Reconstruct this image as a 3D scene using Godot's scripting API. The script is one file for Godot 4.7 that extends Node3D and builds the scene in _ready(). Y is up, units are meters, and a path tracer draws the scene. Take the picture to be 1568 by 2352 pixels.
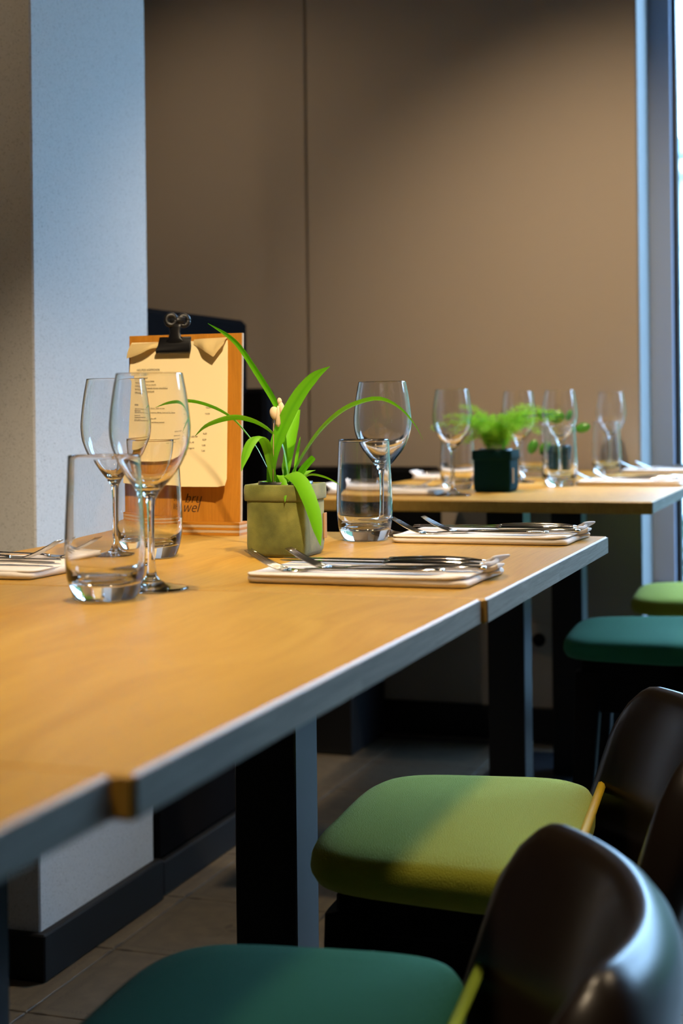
extends Node3D

const EYE := 0.96
const TOP := 0.78          # table top height
const FLAT := 4294967295   # smooth group of flat shading
var used := {}
var M := {}
var rng := RandomNumberGenerator.new()

# ------------------------------------------------------------------ names and metas
func numbered(called: String) -> String:
	var n: int = used.get(called, 0)
	used[called] = n + 1
	return called if n == 0 else "%s_%03d" % [called, n]

func tag(o: Node3D, label: String, category := "", group := "", kind := "") -> Node3D:
	if label != "": o.set_meta("label", label)
	if category != "": o.set_meta("category", category)
	if group != "": o.set_meta("group", group)
	if kind != "": o.set_meta("kind", kind)
	return o

func thing(called: String, at := Vector3.ZERO, turn := 0.0) -> Node3D:
	var o := Node3D.new()
	o.name = numbered(called)
	add_child(o)
	o.position = at
	o.rotation.y = turn
	return o

func put(called: String, mesh: Mesh, m: Material, parent: Node3D = null, at := Vector3.ZERO, rot := Vector3.ZERO) -> MeshInstance3D:
	var o := MeshInstance3D.new()
	o.mesh = mesh
	o.material_override = m
	o.cast_shadow = GeometryInstance3D.SHADOW_CASTING_SETTING_ON
	if parent == null:
		o.name = numbered(called)
		add_child(o)
	else:
		o.name = called
		parent.add_child(o, true)
	o.position = at
	o.rotation = rot
	return o

func struct(called: String, mesh: Mesh, m: Material, at := Vector3.ZERO) -> MeshInstance3D:
	var o := put(called, mesh, m, null, at)
	o.set_meta("kind", "structure")
	return o

func dup(src: Node3D, called: String, at: Vector3, turn: float, label: String, category: String, group := "") -> Node3D:
	var r: Node3D = src.duplicate()
	r.name = numbered(called)
	add_child(r)
	r.position = at
	r.rotation.y = turn
	tag(r, label, category, group)
	return r

# ------------------------------------------------------------------ mesh helpers
func begin() -> SurfaceTool:
	var st := SurfaceTool.new()
	st.begin(Mesh.PRIMITIVE_TRIANGLES)
	return st

func fin(st: SurfaceTool) -> ArrayMesh:
	st.generate_normals()
	return st.commit()

# triangle of a convex body round c, wound to face outwards (clockwise)
func ctri(st: SurfaceTool, c: Vector3, p: Array, uv: Array) -> void:
	var n: Vector3 = (p[1] - p[0]).cross(p[2] - p[0])
	var order := [0, 1, 2] if n.dot((p[0] + p[1] + p[2]) / 3.0 - c) < 0.0 else [0, 2, 1]
	for k in order:
		st.set_uv(uv[k])
		st.add_vertex(p[k])

# chamfered box; uv runs along the grain axis (0 x, 1 y, 2 z), in metres
func box(st: SurfaceTool, c: Vector3, s: Vector3, b := 0.0, grain := 2) -> void:
	st.set_smooth_group(FLAT)
	var h := s / 2.0
	b = minf(b, minf(h.x, minf(h.y, h.z)) * 0.98)
	var pt := func(sx: float, sy: float, sz: float, ax: int) -> Vector3:
		var v := Vector3(h.x - (0.0 if ax == 0 else b), h.y - (0.0 if ax == 1 else b), h.z - (0.0 if ax == 2 else b))
		return c + Vector3(v.x * sx, v.y * sy, v.z * sz)
	var uvof := func(p: Vector3, ax: int) -> Vector2:
		var q := p
		var o := [q.x, q.y, q.z]
		var rest := []
		for k in 3:
			if k != ax: rest.append(k)
		if rest[1] == grain or rest[0] != grain:
			return Vector2(o[rest[0]], o[rest[1]])
		return Vector2(o[rest[1]], o[rest[0]])
	var poly := func(ps: Array, ax: int) -> void:
		var us := []
		for p in ps: us.append(uvof.call(p, ax))
		for k in range(1, ps.size() - 1):
			ctri(st, c, [ps[0], ps[k], ps[k + 1]], [us[0], us[k], us[k + 1]])
	for ax in 3:
		for sg in [-1.0, 1.0]:
			var ps := []
			for q in [[-1, -1], [1, -1], [1, 1], [-1, 1]]:
				var v := [0.0, 0.0, 0.0]
				v[ax] = sg
				v[(ax + 1) % 3] = q[0]
				v[(ax + 2) % 3] = q[1]
				ps.append(pt.call(v[0], v[1], v[2], ax))
			poly.call(ps, ax)
	if b <= 0.0: return
	for ax in 3:      # edges along ax
		var a1 := (ax + 1) % 3
		var a2 := (ax + 2) % 3
		for s1 in [-1.0, 1.0]:
			for s2 in [-1.0, 1.0]:
				var v0 := [0.0, 0.0, 0.0]
				v0[ax] = -1.0
				v0[a1] = s1
				v0[a2] = s2
				var v1 := v0.duplicate()
				v1[ax] = 1.0
				poly.call([pt.call(v0[0], v0[1], v0[2], a1), pt.call(v1[0], v1[1], v1[2], a1), pt.call(v1[0], v1[1], v1[2], a2), pt.call(v0[0], v0[1], v0[2], a2)], a1)
	for sx in [-1.0, 1.0]:
		for sy in [-1.0, 1.0]:
			for sz in [-1.0, 1.0]:
				poly.call([pt.call(sx, sy, sz, 0), pt.call(sx, sy, sz, 1), pt.call(sx, sy, sz, 2)], 0)

func box_mesh(s: Vector3, b := 0.0, c := Vector3.ZERO, grain := 2) -> ArrayMesh:
	var st := begin()
	box(st, c, s, b, grain)
	return fin(st)

# grid of rows of points joined by smooth quads; turned so that the volume it closes is positive when closed, else as given
func grid(st: SurfaceTool, rows: Array, flip := false, group := 1, uvs: Array = []) -> void:
	st.set_smooth_group(group)
	for i in rows.size() - 1:
		var n: int = rows[i].size()
		for j in n - 1:
			var q := [[i, j], [i, j + 1], [i + 1, j + 1], [i, j], [i + 1, j + 1], [i + 1, j]]
			if flip: q = [[i, j], [i + 1, j + 1], [i, j + 1], [i, j], [i + 1, j], [i + 1, j + 1]]
			for e in q:
				if uvs.size(): st.set_uv(uvs[e[0]][e[1]])
				else: st.set_uv(Vector2(float(e[1]) / (n - 1), float(e[0]) / (rows.size() - 1)))
				st.add_vertex(rows[e[0]][e[1]])

# lathe of a profile (r, y); the profile runs with the outside on its left when it goes upwards outside
func lathe(st: SurfaceTool, prof: PackedVector2Array, segs := 48, flip := false) -> void:
	var rows := []
	for p in prof:
		var row := []
		for k in segs + 1:
			var a := TAU * (k % segs) / segs
			row.append(Vector3(p.x * cos(a), p.y, p.x * sin(a)))
		rows.append(row)
	grid(st, rows, flip)

func smooth_profile(pts: Array, step := 0.002) -> PackedVector2Array:
	var c := Curve2D.new()
	for i in pts.size():
		var p: Vector2 = pts[i]
		var a: Vector2 = pts[maxi(i - 1, 0)]
		var b: Vector2 = pts[mini(i + 1, pts.size() - 1)]
		var t := (b - a) / 6.0
		var li := minf(t.length(), p.distance_to(a) * 0.35)
		var lo := minf(t.length(), p.distance_to(b) * 0.35)
		var d := t.normalized()
		c.add_point(p, -d * li, d * lo)
	c.bake_interval = step
	return c.get_baked_points()

func catmull(pts: Array, n: int) -> Array:
	var c := Curve3D.new()
	c.bake_interval = 0.002
	for i in pts.size():
		var a: Vector3 = pts[maxi(i - 1, 0)]
		var b: Vector3 = pts[mini(i + 1, pts.size() - 1)]
		c.add_point(pts[i], -(b - a) / 6.0, (b - a) / 6.0)
	var out := []
	var l := c.get_baked_length()
	for k in n:
		out.append(c.sample_baked(l * k / (n - 1), true))
	return out

# tube along points with radius per point (float or Array), closed at both ends
func tube(st: SurfaceTool, pts: Array, rad, segs := 8, flat_y := 1.0) -> void:
	var rows := []
	var up := Vector3.UP
	for i in pts.size():
		var d: Vector3 = (pts[mini(i + 1, pts.size() - 1)] - pts[maxi(i - 1, 0)]).normalized()
		if absf(d.dot(up)) > 0.93: up = Vector3(0.31, 0.1, 0.94)
		var s := d.cross(up).normalized()
		var u := s.cross(d).normalized()
		up = u
		var r: float = rad[i] if rad is Array else rad
		var row := []
		for k in segs + 1:
			var a := TAU * (k % segs) / segs
			row.append(pts[i] + s * cos(a) * r + u * sin(a) * r * flat_y)
		rows.append(row)
	var cap0 := []
	var cap1 := []
	for k in segs + 1:
		cap0.append(pts[0])
		cap1.append(pts[-1])
	rows.push_front(cap0)
	rows.push_back(cap1)
	grid(st, rows, true)

func tube_mesh(pts: Array, rad, segs := 8, flat_y := 1.0) -> ArrayMesh:
	var st := begin()
	tube(st, pts, rad, segs, flat_y)
	return fin(st)

# superellipse loft: rings of centre, half sizes (a along x, b along z), exponent
func ring(c: Vector3, a: float, b: float, e: float, n := 40) -> Array:
	var row := []
	for k in n + 1:
		var t := TAU * (k % n) / n
		var ct := cos(t)
		var s_t := sin(t)
		row.append(c + Vector3(signf(ct) * pow(absf(ct), 2.0 / e) * a, 0, signf(s_t) * pow(absf(s_t), 2.0 / e) * b))
	return row

func ellipsoid(st: SurfaceTool, c: Vector3, r: Vector3, basis := Basis(), n := 12) -> void:
	var rows := []
	for i in n + 1:
		var v := PI * i / n - PI / 2
		var row := []
		for k in n * 2 + 1:
			var a := TAU * (k % (n * 2)) / (n * 2)
			row.append(c + basis * Vector3(cos(v) * cos(a) * r.x, sin(v) * r.y, cos(v) * sin(a) * r.z))
		rows.append(row)
	grid(st, rows, false)

# ------------------------------------------------------------------ materials
func lin(r: float, g: float, b: float) -> Color:
	return Color(r, g, b).linear_to_srgb()

func mat(c: Color, rough := 0.6, metal := 0.0) -> StandardMaterial3D:
	var m := StandardMaterial3D.new()
	m.albedo_color = c
	m.roughness = rough
	m.metallic = metal
	return m

func noise(freq: float, octaves := 4, sd := 1, type := FastNoiseLite.TYPE_SIMPLEX_SMOOTH) -> FastNoiseLite:
	var n := FastNoiseLite.new()
	n.noise_type = type
	n.frequency = freq
	n.seed = sd
	n.fractal_octaves = octaves
	return n

func noise_tex(freq: float, size := 512, octaves := 4, sd := 1, normal := false, strength := 4.0) -> NoiseTexture2D:
	var t := NoiseTexture2D.new()
	t.width = size
	t.height = size
	t.seamless = true
	t.noise = noise(freq, octaves, sd)
	if normal:
		t.as_normal_map = true
		t.bump_strength = strength
	return t

func wood_texture(w: int, h: int, sd: int, dark: Color, mid: Color, light: Color) -> ImageTexture:
	# grain along v; one repeat covers 0.8 m each way
	var im := Image.create(w, h, false, Image.FORMAT_RGB8)
	var a := noise(1.0, 3, sd)
	var b := noise(1.0, 2, sd + 7)
	var c := noise(1.0, 2, sd + 13)
	for y in h:
		var v := float(y) / h
		for x in w:
			var u := float(x) / w
			var warp := b.get_noise_2d(u * 5.0, v * 1.6) * 0.5
			var fig := a.get_noise_2d(u * 16.0 + warp * 3.0, v * 1.1)
			var fine := c.get_noise_2d(u * 150.0 + warp * 6.0, v * 5.0)
			var pore := a.get_noise_2d(u * 420.0, v * 26.0 + 90.0)
			var t := clampf(0.5 + fig * 0.45 + fine * 0.34, 0.0, 1.0)
			var col := dark.lerp(mid, clampf(t * 2.0, 0, 1)) if t < 0.5 else mid.lerp(light, clampf(t * 2.0 - 1.0, 0, 1))
			if pore > 0.34: col = col.lerp(dark, clampf((pore - 0.34) * 2.2, 0, 0.5))
			im.set_pixel(x, y, col)
	return ImageTexture.create_from_image(im)

func tile_texture(n: int, sd: int) -> ImageTexture:
	var im := Image.create(n, n, false, Image.FORMAT_RGB8)
	var a := noise(1.0, 4, sd)
	var base := Color(0.70, 0.64, 0.54)
	var ink := Color(0.36, 0.33, 0.29)
	for y in n:
		for x in n:
			var p := Vector2(x, y) / float(n) - Vector2(0.5, 0.5)
			var w := a.get_noise_2d(x * 0.03, y * 0.03)
			var g := a.get_noise_2d(x * 0.21 + 50.0, y * 0.21)
			var col := base * (1.0 + w * 0.14 + g * 0.06)
			var amount := 0.0
			# worn four-leaf print in the middle and quarter prints in the corners
			for c in [Vector2.ZERO, Vector2(0.5, 0.5), Vector2(-0.5, 0.5), Vector2(0.5, -0.5), Vector2(-0.5, -0.5)]:
				var q: Vector2 = p - c
				var r := q.length()
				var ang := fposmod(q.angle() + PI / 4.0, PI / 2.0) - PI / 4.0
				var leaf := absf(r * sin(ang + 0.0)) - 0.022 * sin(clampf((r - 0.015) / 0.105, 0, 1) * PI)
				if r > 0.015 and r < 0.12 and leaf < 0.0: amount = 0.7
			var e := maxf(absf(p.x), absf(p.y))
			if e > 0.40 and e < 0.44 and g > 0.02: amount = maxf(amount, 0.5)
			amount *= clampf(0.65 + w * 1.4 + g * 0.5, 0.0, 1.0)
			im.set_pixel(x, y, col.lerp(ink, amount))
	return ImageTexture.create_from_image(im)

func pit_image(n: int, count: int) -> Image:
	# pale roughcast with small dark pits and soft grains, wrapping at its borders
	var im := Image.create(n, n, false, Image.FORMAT_RGB8)
	im.fill(Color(0.95, 0.95, 0.95))
	var r := RandomNumberGenerator.new()
	r.seed = 12
	for k in count * 3:
		var c := Vector2i(r.randi() % n, r.randi() % n)
		var dark := k % 3 == 0
		var rad := r.randf_range(1.5, 3.2) if dark else r.randf_range(3.0, 6.0)
		var depth := r.randf_range(0.10, 0.30) if dark else r.randf_range(-0.04, 0.05)
		var st := r.randf_range(0.6, 1.5)
		var q := int(rad * 1.5) + 1
		for dy in range(-q, q + 1):
			for dx in range(-q, q + 1):
				var f := 1.0 - Vector2(dx * st, dy / st).length() / rad
				if f <= 0.0: continue
				var x := posmod(c.x + dx, n)
				var y := posmod(c.y + dy, n)
				var v := clampf(im.get_pixel(x, y).r - depth * minf(f * 1.6, 1.0), 0.3, 1.0)
				im.set_pixel(x, y, Color(v, v, v))
	return im

func felt(c: Color, sd: int) -> StandardMaterial3D:
	var m := mat(c, 0.95)
	m.uv1_triplanar = true
	m.uv1_scale = Vector3(9, 9, 9)
	m.normal_enabled = true
	m.normal_texture = noise_tex(0.12, 512, 3, sd, true, 5.0)
	m.normal_scale = 0.7
	m.rim_enabled = true
	m.rim = 0.3
	return m

func materials() -> void:
	var oak := wood_texture(1024, 1024, 3, lin(0.39, 0.205, 0.028), lin(0.47, 0.260, 0.038), lin(0.53, 0.305, 0.054))
	for k in 3:
		var m := mat(Color.WHITE, 0.42)
		m.albedo_texture = oak
		m.uv1_scale = Vector3(1.25, 1.25, 1)
		m.uv1_offset = Vector3(0.37 * k, 0.23 * k, 0)
		M["oak%d" % k] = m
	var end := mat(lin(0.42, 0.25, 0.10), 0.6)
	M.endgrain = end
	var windowlit := mat(Color.WHITE, 0.6)  # oak greyed so its colour carries the cool window light on table edges
	windowlit.albedo_texture = wood_texture(256, 512, 19, lin(0.12, 0.10, 0.08), lin(0.19, 0.165, 0.135), lin(0.26, 0.23, 0.19))
	windowlit.uv1_scale = Vector3(6, 1.6, 1)
	M.windowlit_edge = windowlit
	var ply := mat(Color.WHITE, 0.5)
	ply.albedo_texture = wood_texture(512, 512, 11, lin(0.38, 0.145, 0.008), lin(0.46, 0.185, 0.013), lin(0.53, 0.220, 0.020))
	ply.uv1_scale = Vector3(2, 2, 1)
	M.ply = ply
	M.plyedge = mat(lin(0.50, 0.36, 0.22), 0.6)
	M.plydark = mat(lin(0.20, 0.11, 0.05), 0.6)
	# plaster
	var pl := mat(lin(0.58, 0.58, 0.58), 0.95)
	pl.uv1_triplanar = true
	pl.uv1_world_triplanar = true
	pl.uv1_scale = Vector3(2.5, 2.5, 2.5)
	var pits := pit_image(1024, 4200)
	pl.albedo_texture = ImageTexture.create_from_image(pits)
	var bump: Image = pits.duplicate()
	bump.bump_map_to_normal_map(3.0)
	pl.normal_enabled = true
	pl.normal_texture = ImageTexture.create_from_image(bump)
	pl.normal_scale = 0.8
	M.plaster = pl
	var wp := mat(lin(0.33, 0.268, 0.215), 0.9)
	wp.uv1_triplanar = true
	wp.uv1_world_triplanar = true
	wp.uv1_scale = Vector3(3, 3, 3)
	wp.normal_enabled = true
	wp.normal_texture = noise_tex(0.2, 512, 2, 9, true, 2.0)
	wp.normal_scale = 0.3
	M.wall = wp
	M.white = mat(lin(0.80, 0.80, 0.80), 0.7)
	M.ceiling = mat(lin(0.10, 0.098, 0.095), 0.9)
	M.roomwall = mat(lin(0.16, 0.15, 0.14), 0.9)
	M.base = mat(lin(0.010, 0.011, 0.013), 0.5)
	M.base.metallic_specular = 0.3
	M.casing = mat(lin(0.36, 0.355, 0.36), 0.8)
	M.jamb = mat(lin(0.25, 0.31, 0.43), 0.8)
	M.returnface = mat(lin(0.20, 0.21, 0.215), 0.85)
	M.frame = mat(lin(0.012, 0.016, 0.025), 0.4)
	M.black = mat(lin(0.005, 0.005, 0.006), 0.6)
	M.black.metallic_specular = 0.2
	M.steelblack = mat(lin(0.006, 0.008, 0.011), 0.34)
	M.steelblack.metallic_specular = 0.38
	M.leather = mat(lin(0.006, 0.006, 0.007), 0.75)
	M.leather.metallic_specular = 0.04
	var lq := mat(lin(0.007, 0.0042, 0.003), 0.34)
	lq.clearcoat_enabled = true
	lq.clearcoat = 0.42
	lq.metallic_specular = 0.22
	lq.clearcoat_roughness = 0.28
	M.lacquer = lq
	M.emerald = felt(lin(0.003, 0.110, 0.046), 21)
	M.olive = felt(lin(0.37, 0.40, 0.030), 22)
	M.yellow = mat(lin(0.75, 0.50, 0.01), 0.7)
	M.lime = mat(lin(0.30, 0.42, 0.03), 0.8)
	# glass
	var gl := mat(Color(1, 1, 1, 0.0), 0.0)
	gl.refraction_enabled = true
	gl.refraction_scale = 0.05
	gl.transparency = BaseMaterial3D.TRANSPARENCY_ALPHA
	M.glass = gl
	var pane := mat(Color(0.9, 1.0, 1.0, 0.03), 0.02)
	pane.transparency = BaseMaterial3D.TRANSPARENCY_ALPHA
	M.pane = pane
	M.steel = mat(lin(0.62, 0.60, 0.57), 0.09, 1.0)
	M.blade = mat(lin(0.60, 0.59, 0.57), 0.07, 1.0)
	var linen := mat(lin(0.82, 0.77, 0.74), 0.9)
	linen.uv1_triplanar = true
	linen.uv1_scale = Vector3(14, 14, 14)
	linen.normal_enabled = true
	linen.normal_texture = noise_tex(0.25, 256, 2, 31, true, 3.0)
	linen.normal_scale = 0.35
	M.linen = linen
	var paper := mat(lin(0.84, 0.70, 0.40), 0.85)
	M.paper = paper
	M.paperback = mat(lin(0.62, 0.46, 0.20), 0.85)
	M.ink = mat(lin(0.10, 0.08, 0.06), 0.9)
	M.burn = mat(lin(0.03, 0.012, 0.006), 0.9)
	M.clip = mat(lin(0.004, 0.004, 0.005), 0.42)
	# plants
	var lf := mat(lin(0.155, 0.43, 0.012), 0.40)
	lf.cull_mode = BaseMaterial3D.CULL_DISABLED
	lf.backlight_enabled = true
	lf.backlight = Color(0.7, 0.8, 0.15)
	lf.vertex_color_use_as_albedo = true
	M.leaf = lf
	var fern := mat(lin(0.44, 0.78, 0.05), 0.6)
	fern.cull_mode = BaseMaterial3D.CULL_DISABLED
	fern.backlight_enabled = true
	fern.backlight = Color(0.45, 0.6, 0.12)
	M.fern = fern
	var pil := mat(lin(0.035, 0.18, 0.010), 0.35)
	pil.cull_mode = BaseMaterial3D.CULL_DISABLED
	pil.backlight_enabled = true
	pil.backlight = Color(0.2, 0.3, 0.05)
	M.pilea = pil
	M.stalk = mat(lin(0.12, 0.22, 0.04), 0.6)
	var vel := mat(Color.WHITE, 0.95)
	var vt := NoiseTexture2D.new()
	vt.width = 256
	vt.height = 256
	vt.seamless = true
	vt.noise = noise(0.012, 5, 41)
	var gr := Gradient.new()
	gr.set_color(0, lin(0.070, 0.080, 0.010))
	gr.set_color(1, lin(0.235, 0.240, 0.050))
	vt.color_ramp = gr
	vel.albedo_texture = vt
	vel.uv1_triplanar = true
	vel.uv1_scale = Vector3(6, 6, 6)
	vel.normal_enabled = true
	vel.normal_texture = noise_tex(0.35, 512, 2, 42, true, 4.0)
	vel.normal_scale = 0.3
	vel.rim_enabled = true
	vel.rim = 0.5
	M.velvet = vel
	var teal := mat(lin(0.003, 0.026, 0.030), 0.95)
	teal.metallic_specular = 0.25
	M.teal = teal
	M.tan = mat(lin(0.42, 0.21, 0.06), 0.7)
	M.soil = mat(lin(0.02, 0.014, 0.009), 1.0)
	M.plastic = mat(lin(0.010, 0.010, 0.010), 0.35)
	M.lightwood = mat(lin(0.62, 0.46, 0.28), 0.7)
	M.stickwood = mat(lin(0.35, 0.22, 0.10), 0.7)
	for k in 3:
		var t := mat(Color.WHITE, 0.55)
		t.albedo_color = Color(1, 1, 1) * [0.47, 0.42, 0.445][k]
		t.albedo_texture = M.get("tiletex", null) if k else tile_texture(256, 51)
		if k == 0: M.tiletex = t.albedo_texture
		M["tile%d" % k] = t
	M.grout = mat(lin(0.06, 0.055, 0.05), 0.9)
	M.render = mat(lin(0.62, 0.66, 0.68), 0.9)
	M.slate = mat(lin(0.035, 0.10, 0.16), 0.7)
	M.fascia = mat(lin(0.8, 0.8, 0.8), 0.7)
	M.hedge = mat(lin(0.022, 0.060, 0.026), 0.85)
	M.asphalt = mat(lin(0.06, 0.07, 0.07), 0.9)

# ------------------------------------------------------------------ glassware
func tumbler_mesh() -> ArrayMesh:
	var outer := smooth_profile([Vector2(0.0, 0.0012), Vector2(0.020, 0.0012), Vector2(0.0275, 0.0), Vector2(0.0305, 0.0022), Vector2(0.0345, 0.012), Vector2(0.0375, 0.026), Vector2(0.0387, 0.044), Vector2(0.0380, 0.070), Vector2(0.0364, 0.100), Vector2(0.0346, 0.1372)], 0.003)
	var inner := smooth_profile([Vector2(0.0334, 0.1372), Vector2(0.0351, 0.100), Vector2(0.0365, 0.070), Vector2(0.0369, 0.046), Vector2(0.0352, 0.030), Vector2(0.0300, 0.0205), Vector2(0.020, 0.0165), Vector2(0.008, 0.0150), Vector2(0.0, 0.0148)], 0.003)
	var prof := PackedVector2Array(outer)
	prof.append(Vector2(0.0343, 0.1382))
	prof.append(Vector2(0.0337, 0.1382))
	prof.append_array(inner)
	var st := begin()
	lathe(st, prof, 72, false)
	return fin(st)

func wine_mesh() -> ArrayMesh:
	var outer := smooth_profile([Vector2(0.0, 0.0010), Vector2(0.030, 0.0008), Vector2(0.0372, 0.0), Vector2(0.0378, 0.0009), Vector2(0.0365, 0.0020), Vector2(0.026, 0.0036), Vector2(0.013, 0.0068), Vector2(0.0062, 0.0125), Vector2(0.0040, 0.024), Vector2(0.0034, 0.050), Vector2(0.0036, 0.078), Vector2(0.0052, 0.0905), Vector2(0.0100, 0.0985), Vector2(0.0190, 0.1090), Vector2(0.0300, 0.1235), Vector2(0.0385, 0.1430), Vector2(0.0411, 0.1600), Vector2(0.0400, 0.1780), Vector2(0.0370, 0.2000), Vector2(0.0338, 0.2174)], 0.003)
	var inner := smooth_profile([Vector2(0.0329, 0.2174), Vector2(0.0361, 0.2000), Vector2(0.0391, 0.1780), Vector2(0.0401, 0.1602), Vector2(0.0374, 0.1436), Vector2(0.0288, 0.1250), Vector2(0.0172, 0.1112), Vector2(0.0080, 0.1042), Vector2(0.0, 0.1025)], 0.003)
	var prof := PackedVector2Array(outer)
	prof.append(Vector2(0.0336, 0.2182))
	prof.append(Vector2(0.0331, 0.2182))
	prof.append_array(inner)
	var st := begin()
	lathe(st, prof, 72, false)
	return fin(st)

# ------------------------------------------------------------------ cutlery and linen; +x points to the diner
func fork_proto() -> Node3D:
	var o := Node3D.new()
	var h := []
	var r := []
	for p in [[0.100, 0.0050, 0.0050], [0.095, 0.0052, 0.0078], [0.060, 0.0050, 0.0072], [0.020, 0.0046, 0.0048], [-0.020, 0.0042, 0.0030], [-0.038, 0.0036, 0.0030], [-0.050, 0.0024, 0.0048]]:
		h.append(Vector3(p[0], p[1], 0))
		r.append(p[2])
	put("handle", tube_mesh(catmull(h, 20), _resample(r, 20), 10, 0.36), M.steel, o)
	# head: dished plate, then four tines
	var rows := []
	var xs := [-0.045, -0.052, -0.058, -0.064, -0.072]
	var ws := [0.0042, 0.0075, 0.0105, 0.0118, 0.0120]
	var ys := [0.0030, 0.0018, 0.0013, 0.0013, 0.0022]
	for k in 5:
		var row := []
		for t in [[-1, 0.0008], [-0.6, 0.0001], [0, -0.0003], [0.6, 0.0001], [1, 0.0008], [1, -0.0006], [0.6, -0.0013], [0, -0.0017], [-0.6, -0.0013], [-1, -0.0006], [-1, 0.0008]]:
			row.append(Vector3(xs[k], ys[k] + t[1] * (1.0 if k > 0 else 0.6), t[0] * ws[k]))
		rows.append(row)
	var st := begin()
	grid(st, rows, false)
	put("head", fin(st), M.steel, o)
	for k in 4:
		var z := (k - 1.5) * 0.0064
		var pts := [Vector3(-0.0695, 0.0017, z), Vector3(-0.080, 0.0046, z), Vector3(-0.095, 0.0112, z), Vector3(-0.108, 0.0185, z * 0.96), Vector3(-0.114, 0.0222, z * 0.95)]
		put("tine", tube_mesh(catmull(pts, 8), _resample([0.0018, 0.0017, 0.0015, 0.0012, 0.0006], 8), 8, 0.8), M.steel, o)
	return o

func _resample(a: Array, n: int) -> Array:
	var out := []
	for k in n:
		var f := float(k) / (n - 1) * (a.size() - 1)
		var i := mini(int(f), a.size() - 2)
		out.append(lerpf(a[i], a[i + 1], f - i))
	return out

func knife_proto() -> Node3D:
	var o := Node3D.new()
	var hp := [Vector3(0.118, 0.0058, 0), Vector3(0.116, 0.0058, 0), Vector3(0.108, 0.0060, 0), Vector3(0.070, 0.0058, 0), Vector3(0.030, 0.0054, 0), Vector3(0.012, 0.0050, 0)]
	put("handle", tube_mesh(catmull(hp, 22), _resample([0.002, 0.0062, 0.0078, 0.0078, 0.0068, 0.0056], 22), 14, 0.62), M.steel, o)
	var rows := []
	for p in [[0.014, 0.0050, 0.0046, 0.0024], [0.006, 0.0070, 0.0060, 0.0015], [-0.004, 0.0090, 0.0062, 0.0011], [-0.060, 0.0092, 0.0062, 0.0009], [-0.092, 0.0078, 0.0060, 0.0008], [-0.106, 0.0042, 0.0055, 0.0007], [-0.112, -0.0018, 0.0048, 0.0005]]:
		var e: float = p[1]
		rows.append([Vector3(p[0], 0.005, e), Vector3(p[0], 0.005 + p[3], -p[2] + 0.001), Vector3(p[0], 0.005, -p[2]), Vector3(p[0], 0.005 - p[3], -p[2] + 0.001), Vector3(p[0], 0.005, e)])
	var st := begin()
	grid(st, rows, false)
	put("blade", fin(st), M.blade, o)
	return o

func soft_slab(hx: float, hz: float, th: float, sd: int, lift := 0.0) -> ArrayMesh:
	# a folded layer of cloth: rounded edges, slow waves, its +x end lifted a little
	var n := noise(1.0, 2, sd)
	var rows := []
	var prof := []
	for k in 9:
		var a := PI * k / 8.0
		prof.append(Vector2(sin(a), -cos(a)))
	var ring_n := 56
	var levels := [Vector2(0.0, -1.0), Vector2(0.5, -1.0), Vector2(0.93, -1.0)]
	for p in prof: levels.append(Vector2(0.93 + 0.07 * p.x, p.y))
	levels.append_array([Vector2(0.93, 1.0), Vector2(0.5, 1.0), Vector2(0.0, 1.0)])
	for l in levels:
		var row := ring(Vector3.ZERO, hx * (1.0 - (1.0 - l.x) * hz / hx if l.x > 0.9 else l.x), hz * l.x, 16.0, ring_n)
		for k in row.size():
			var v: Vector3 = row[k]
			var wv := n.get_noise_2d(v.x * 16.0, v.z * 16.0)
			var end := clampf((v.x / hx - 0.55) / 0.45, 0, 1)
			v.y = th / 2.0 * (1.0 + l.y) + maxf(0.0, wv) * 0.0022 * (1.0 + l.y) + lift * end * end * (0.6 + wv)
			v.z += n.get_noise_2d(v.x * 9.0, 40.0) * 0.003
			v.x += n.get_noise_2d(v.z * 12.0, 80.0) * 0.004
			row[k] = v
		row[row.size() - 1] = row[0]
		rows.append(row)
	var st := begin()
	grid(st, rows, false)
	return fin(st)

func napkin_proto() -> Node3D:
	var o := Node3D.new()
	put("fold", soft_slab(0.120, 0.080, 0.0080, 61, 0.0), M.linen, o, Vector3(0, 0.0002, 0))
	put("fold", soft_slab(0.118, 0.079, 0.0032, 62, 0.002), M.linen, o, Vector3(-0.001, 0.0076, 0.0))
	# loose hem ends at the diner's side
	for k in 4:
		put("hem", soft_slab(0.013, 0.030 - 0.003 * k, 0.0026, 70 + k, 0.002), M.linen, o, Vector3(0.112 + 0.004 * (k % 2), 0.0055 + 0.0032 * k, -0.040 + 0.014 * (k % 3)), Vector3(0, 0.25 - 0.17 * k, 0.10 + 0.13 * k))
	return o

var protos := {}

func proto(kind: String) -> Node3D:
	if not protos.has(kind):
		match kind:
			"fork": protos[kind] = fork_proto()
			"knife": protos[kind] = knife_proto()
			"napkin": protos[kind] = napkin_proto()
			"tumbler":
				var a := MeshInstance3D.new()
				a.mesh = tumbler_mesh()
				a.material_override = M.glass
				protos[kind] = a
			"wine":
				var b := MeshInstance3D.new()
				b.mesh = wine_mesh()
				b.material_override = M.glass
				protos[kind] = b
	return protos[kind]

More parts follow.
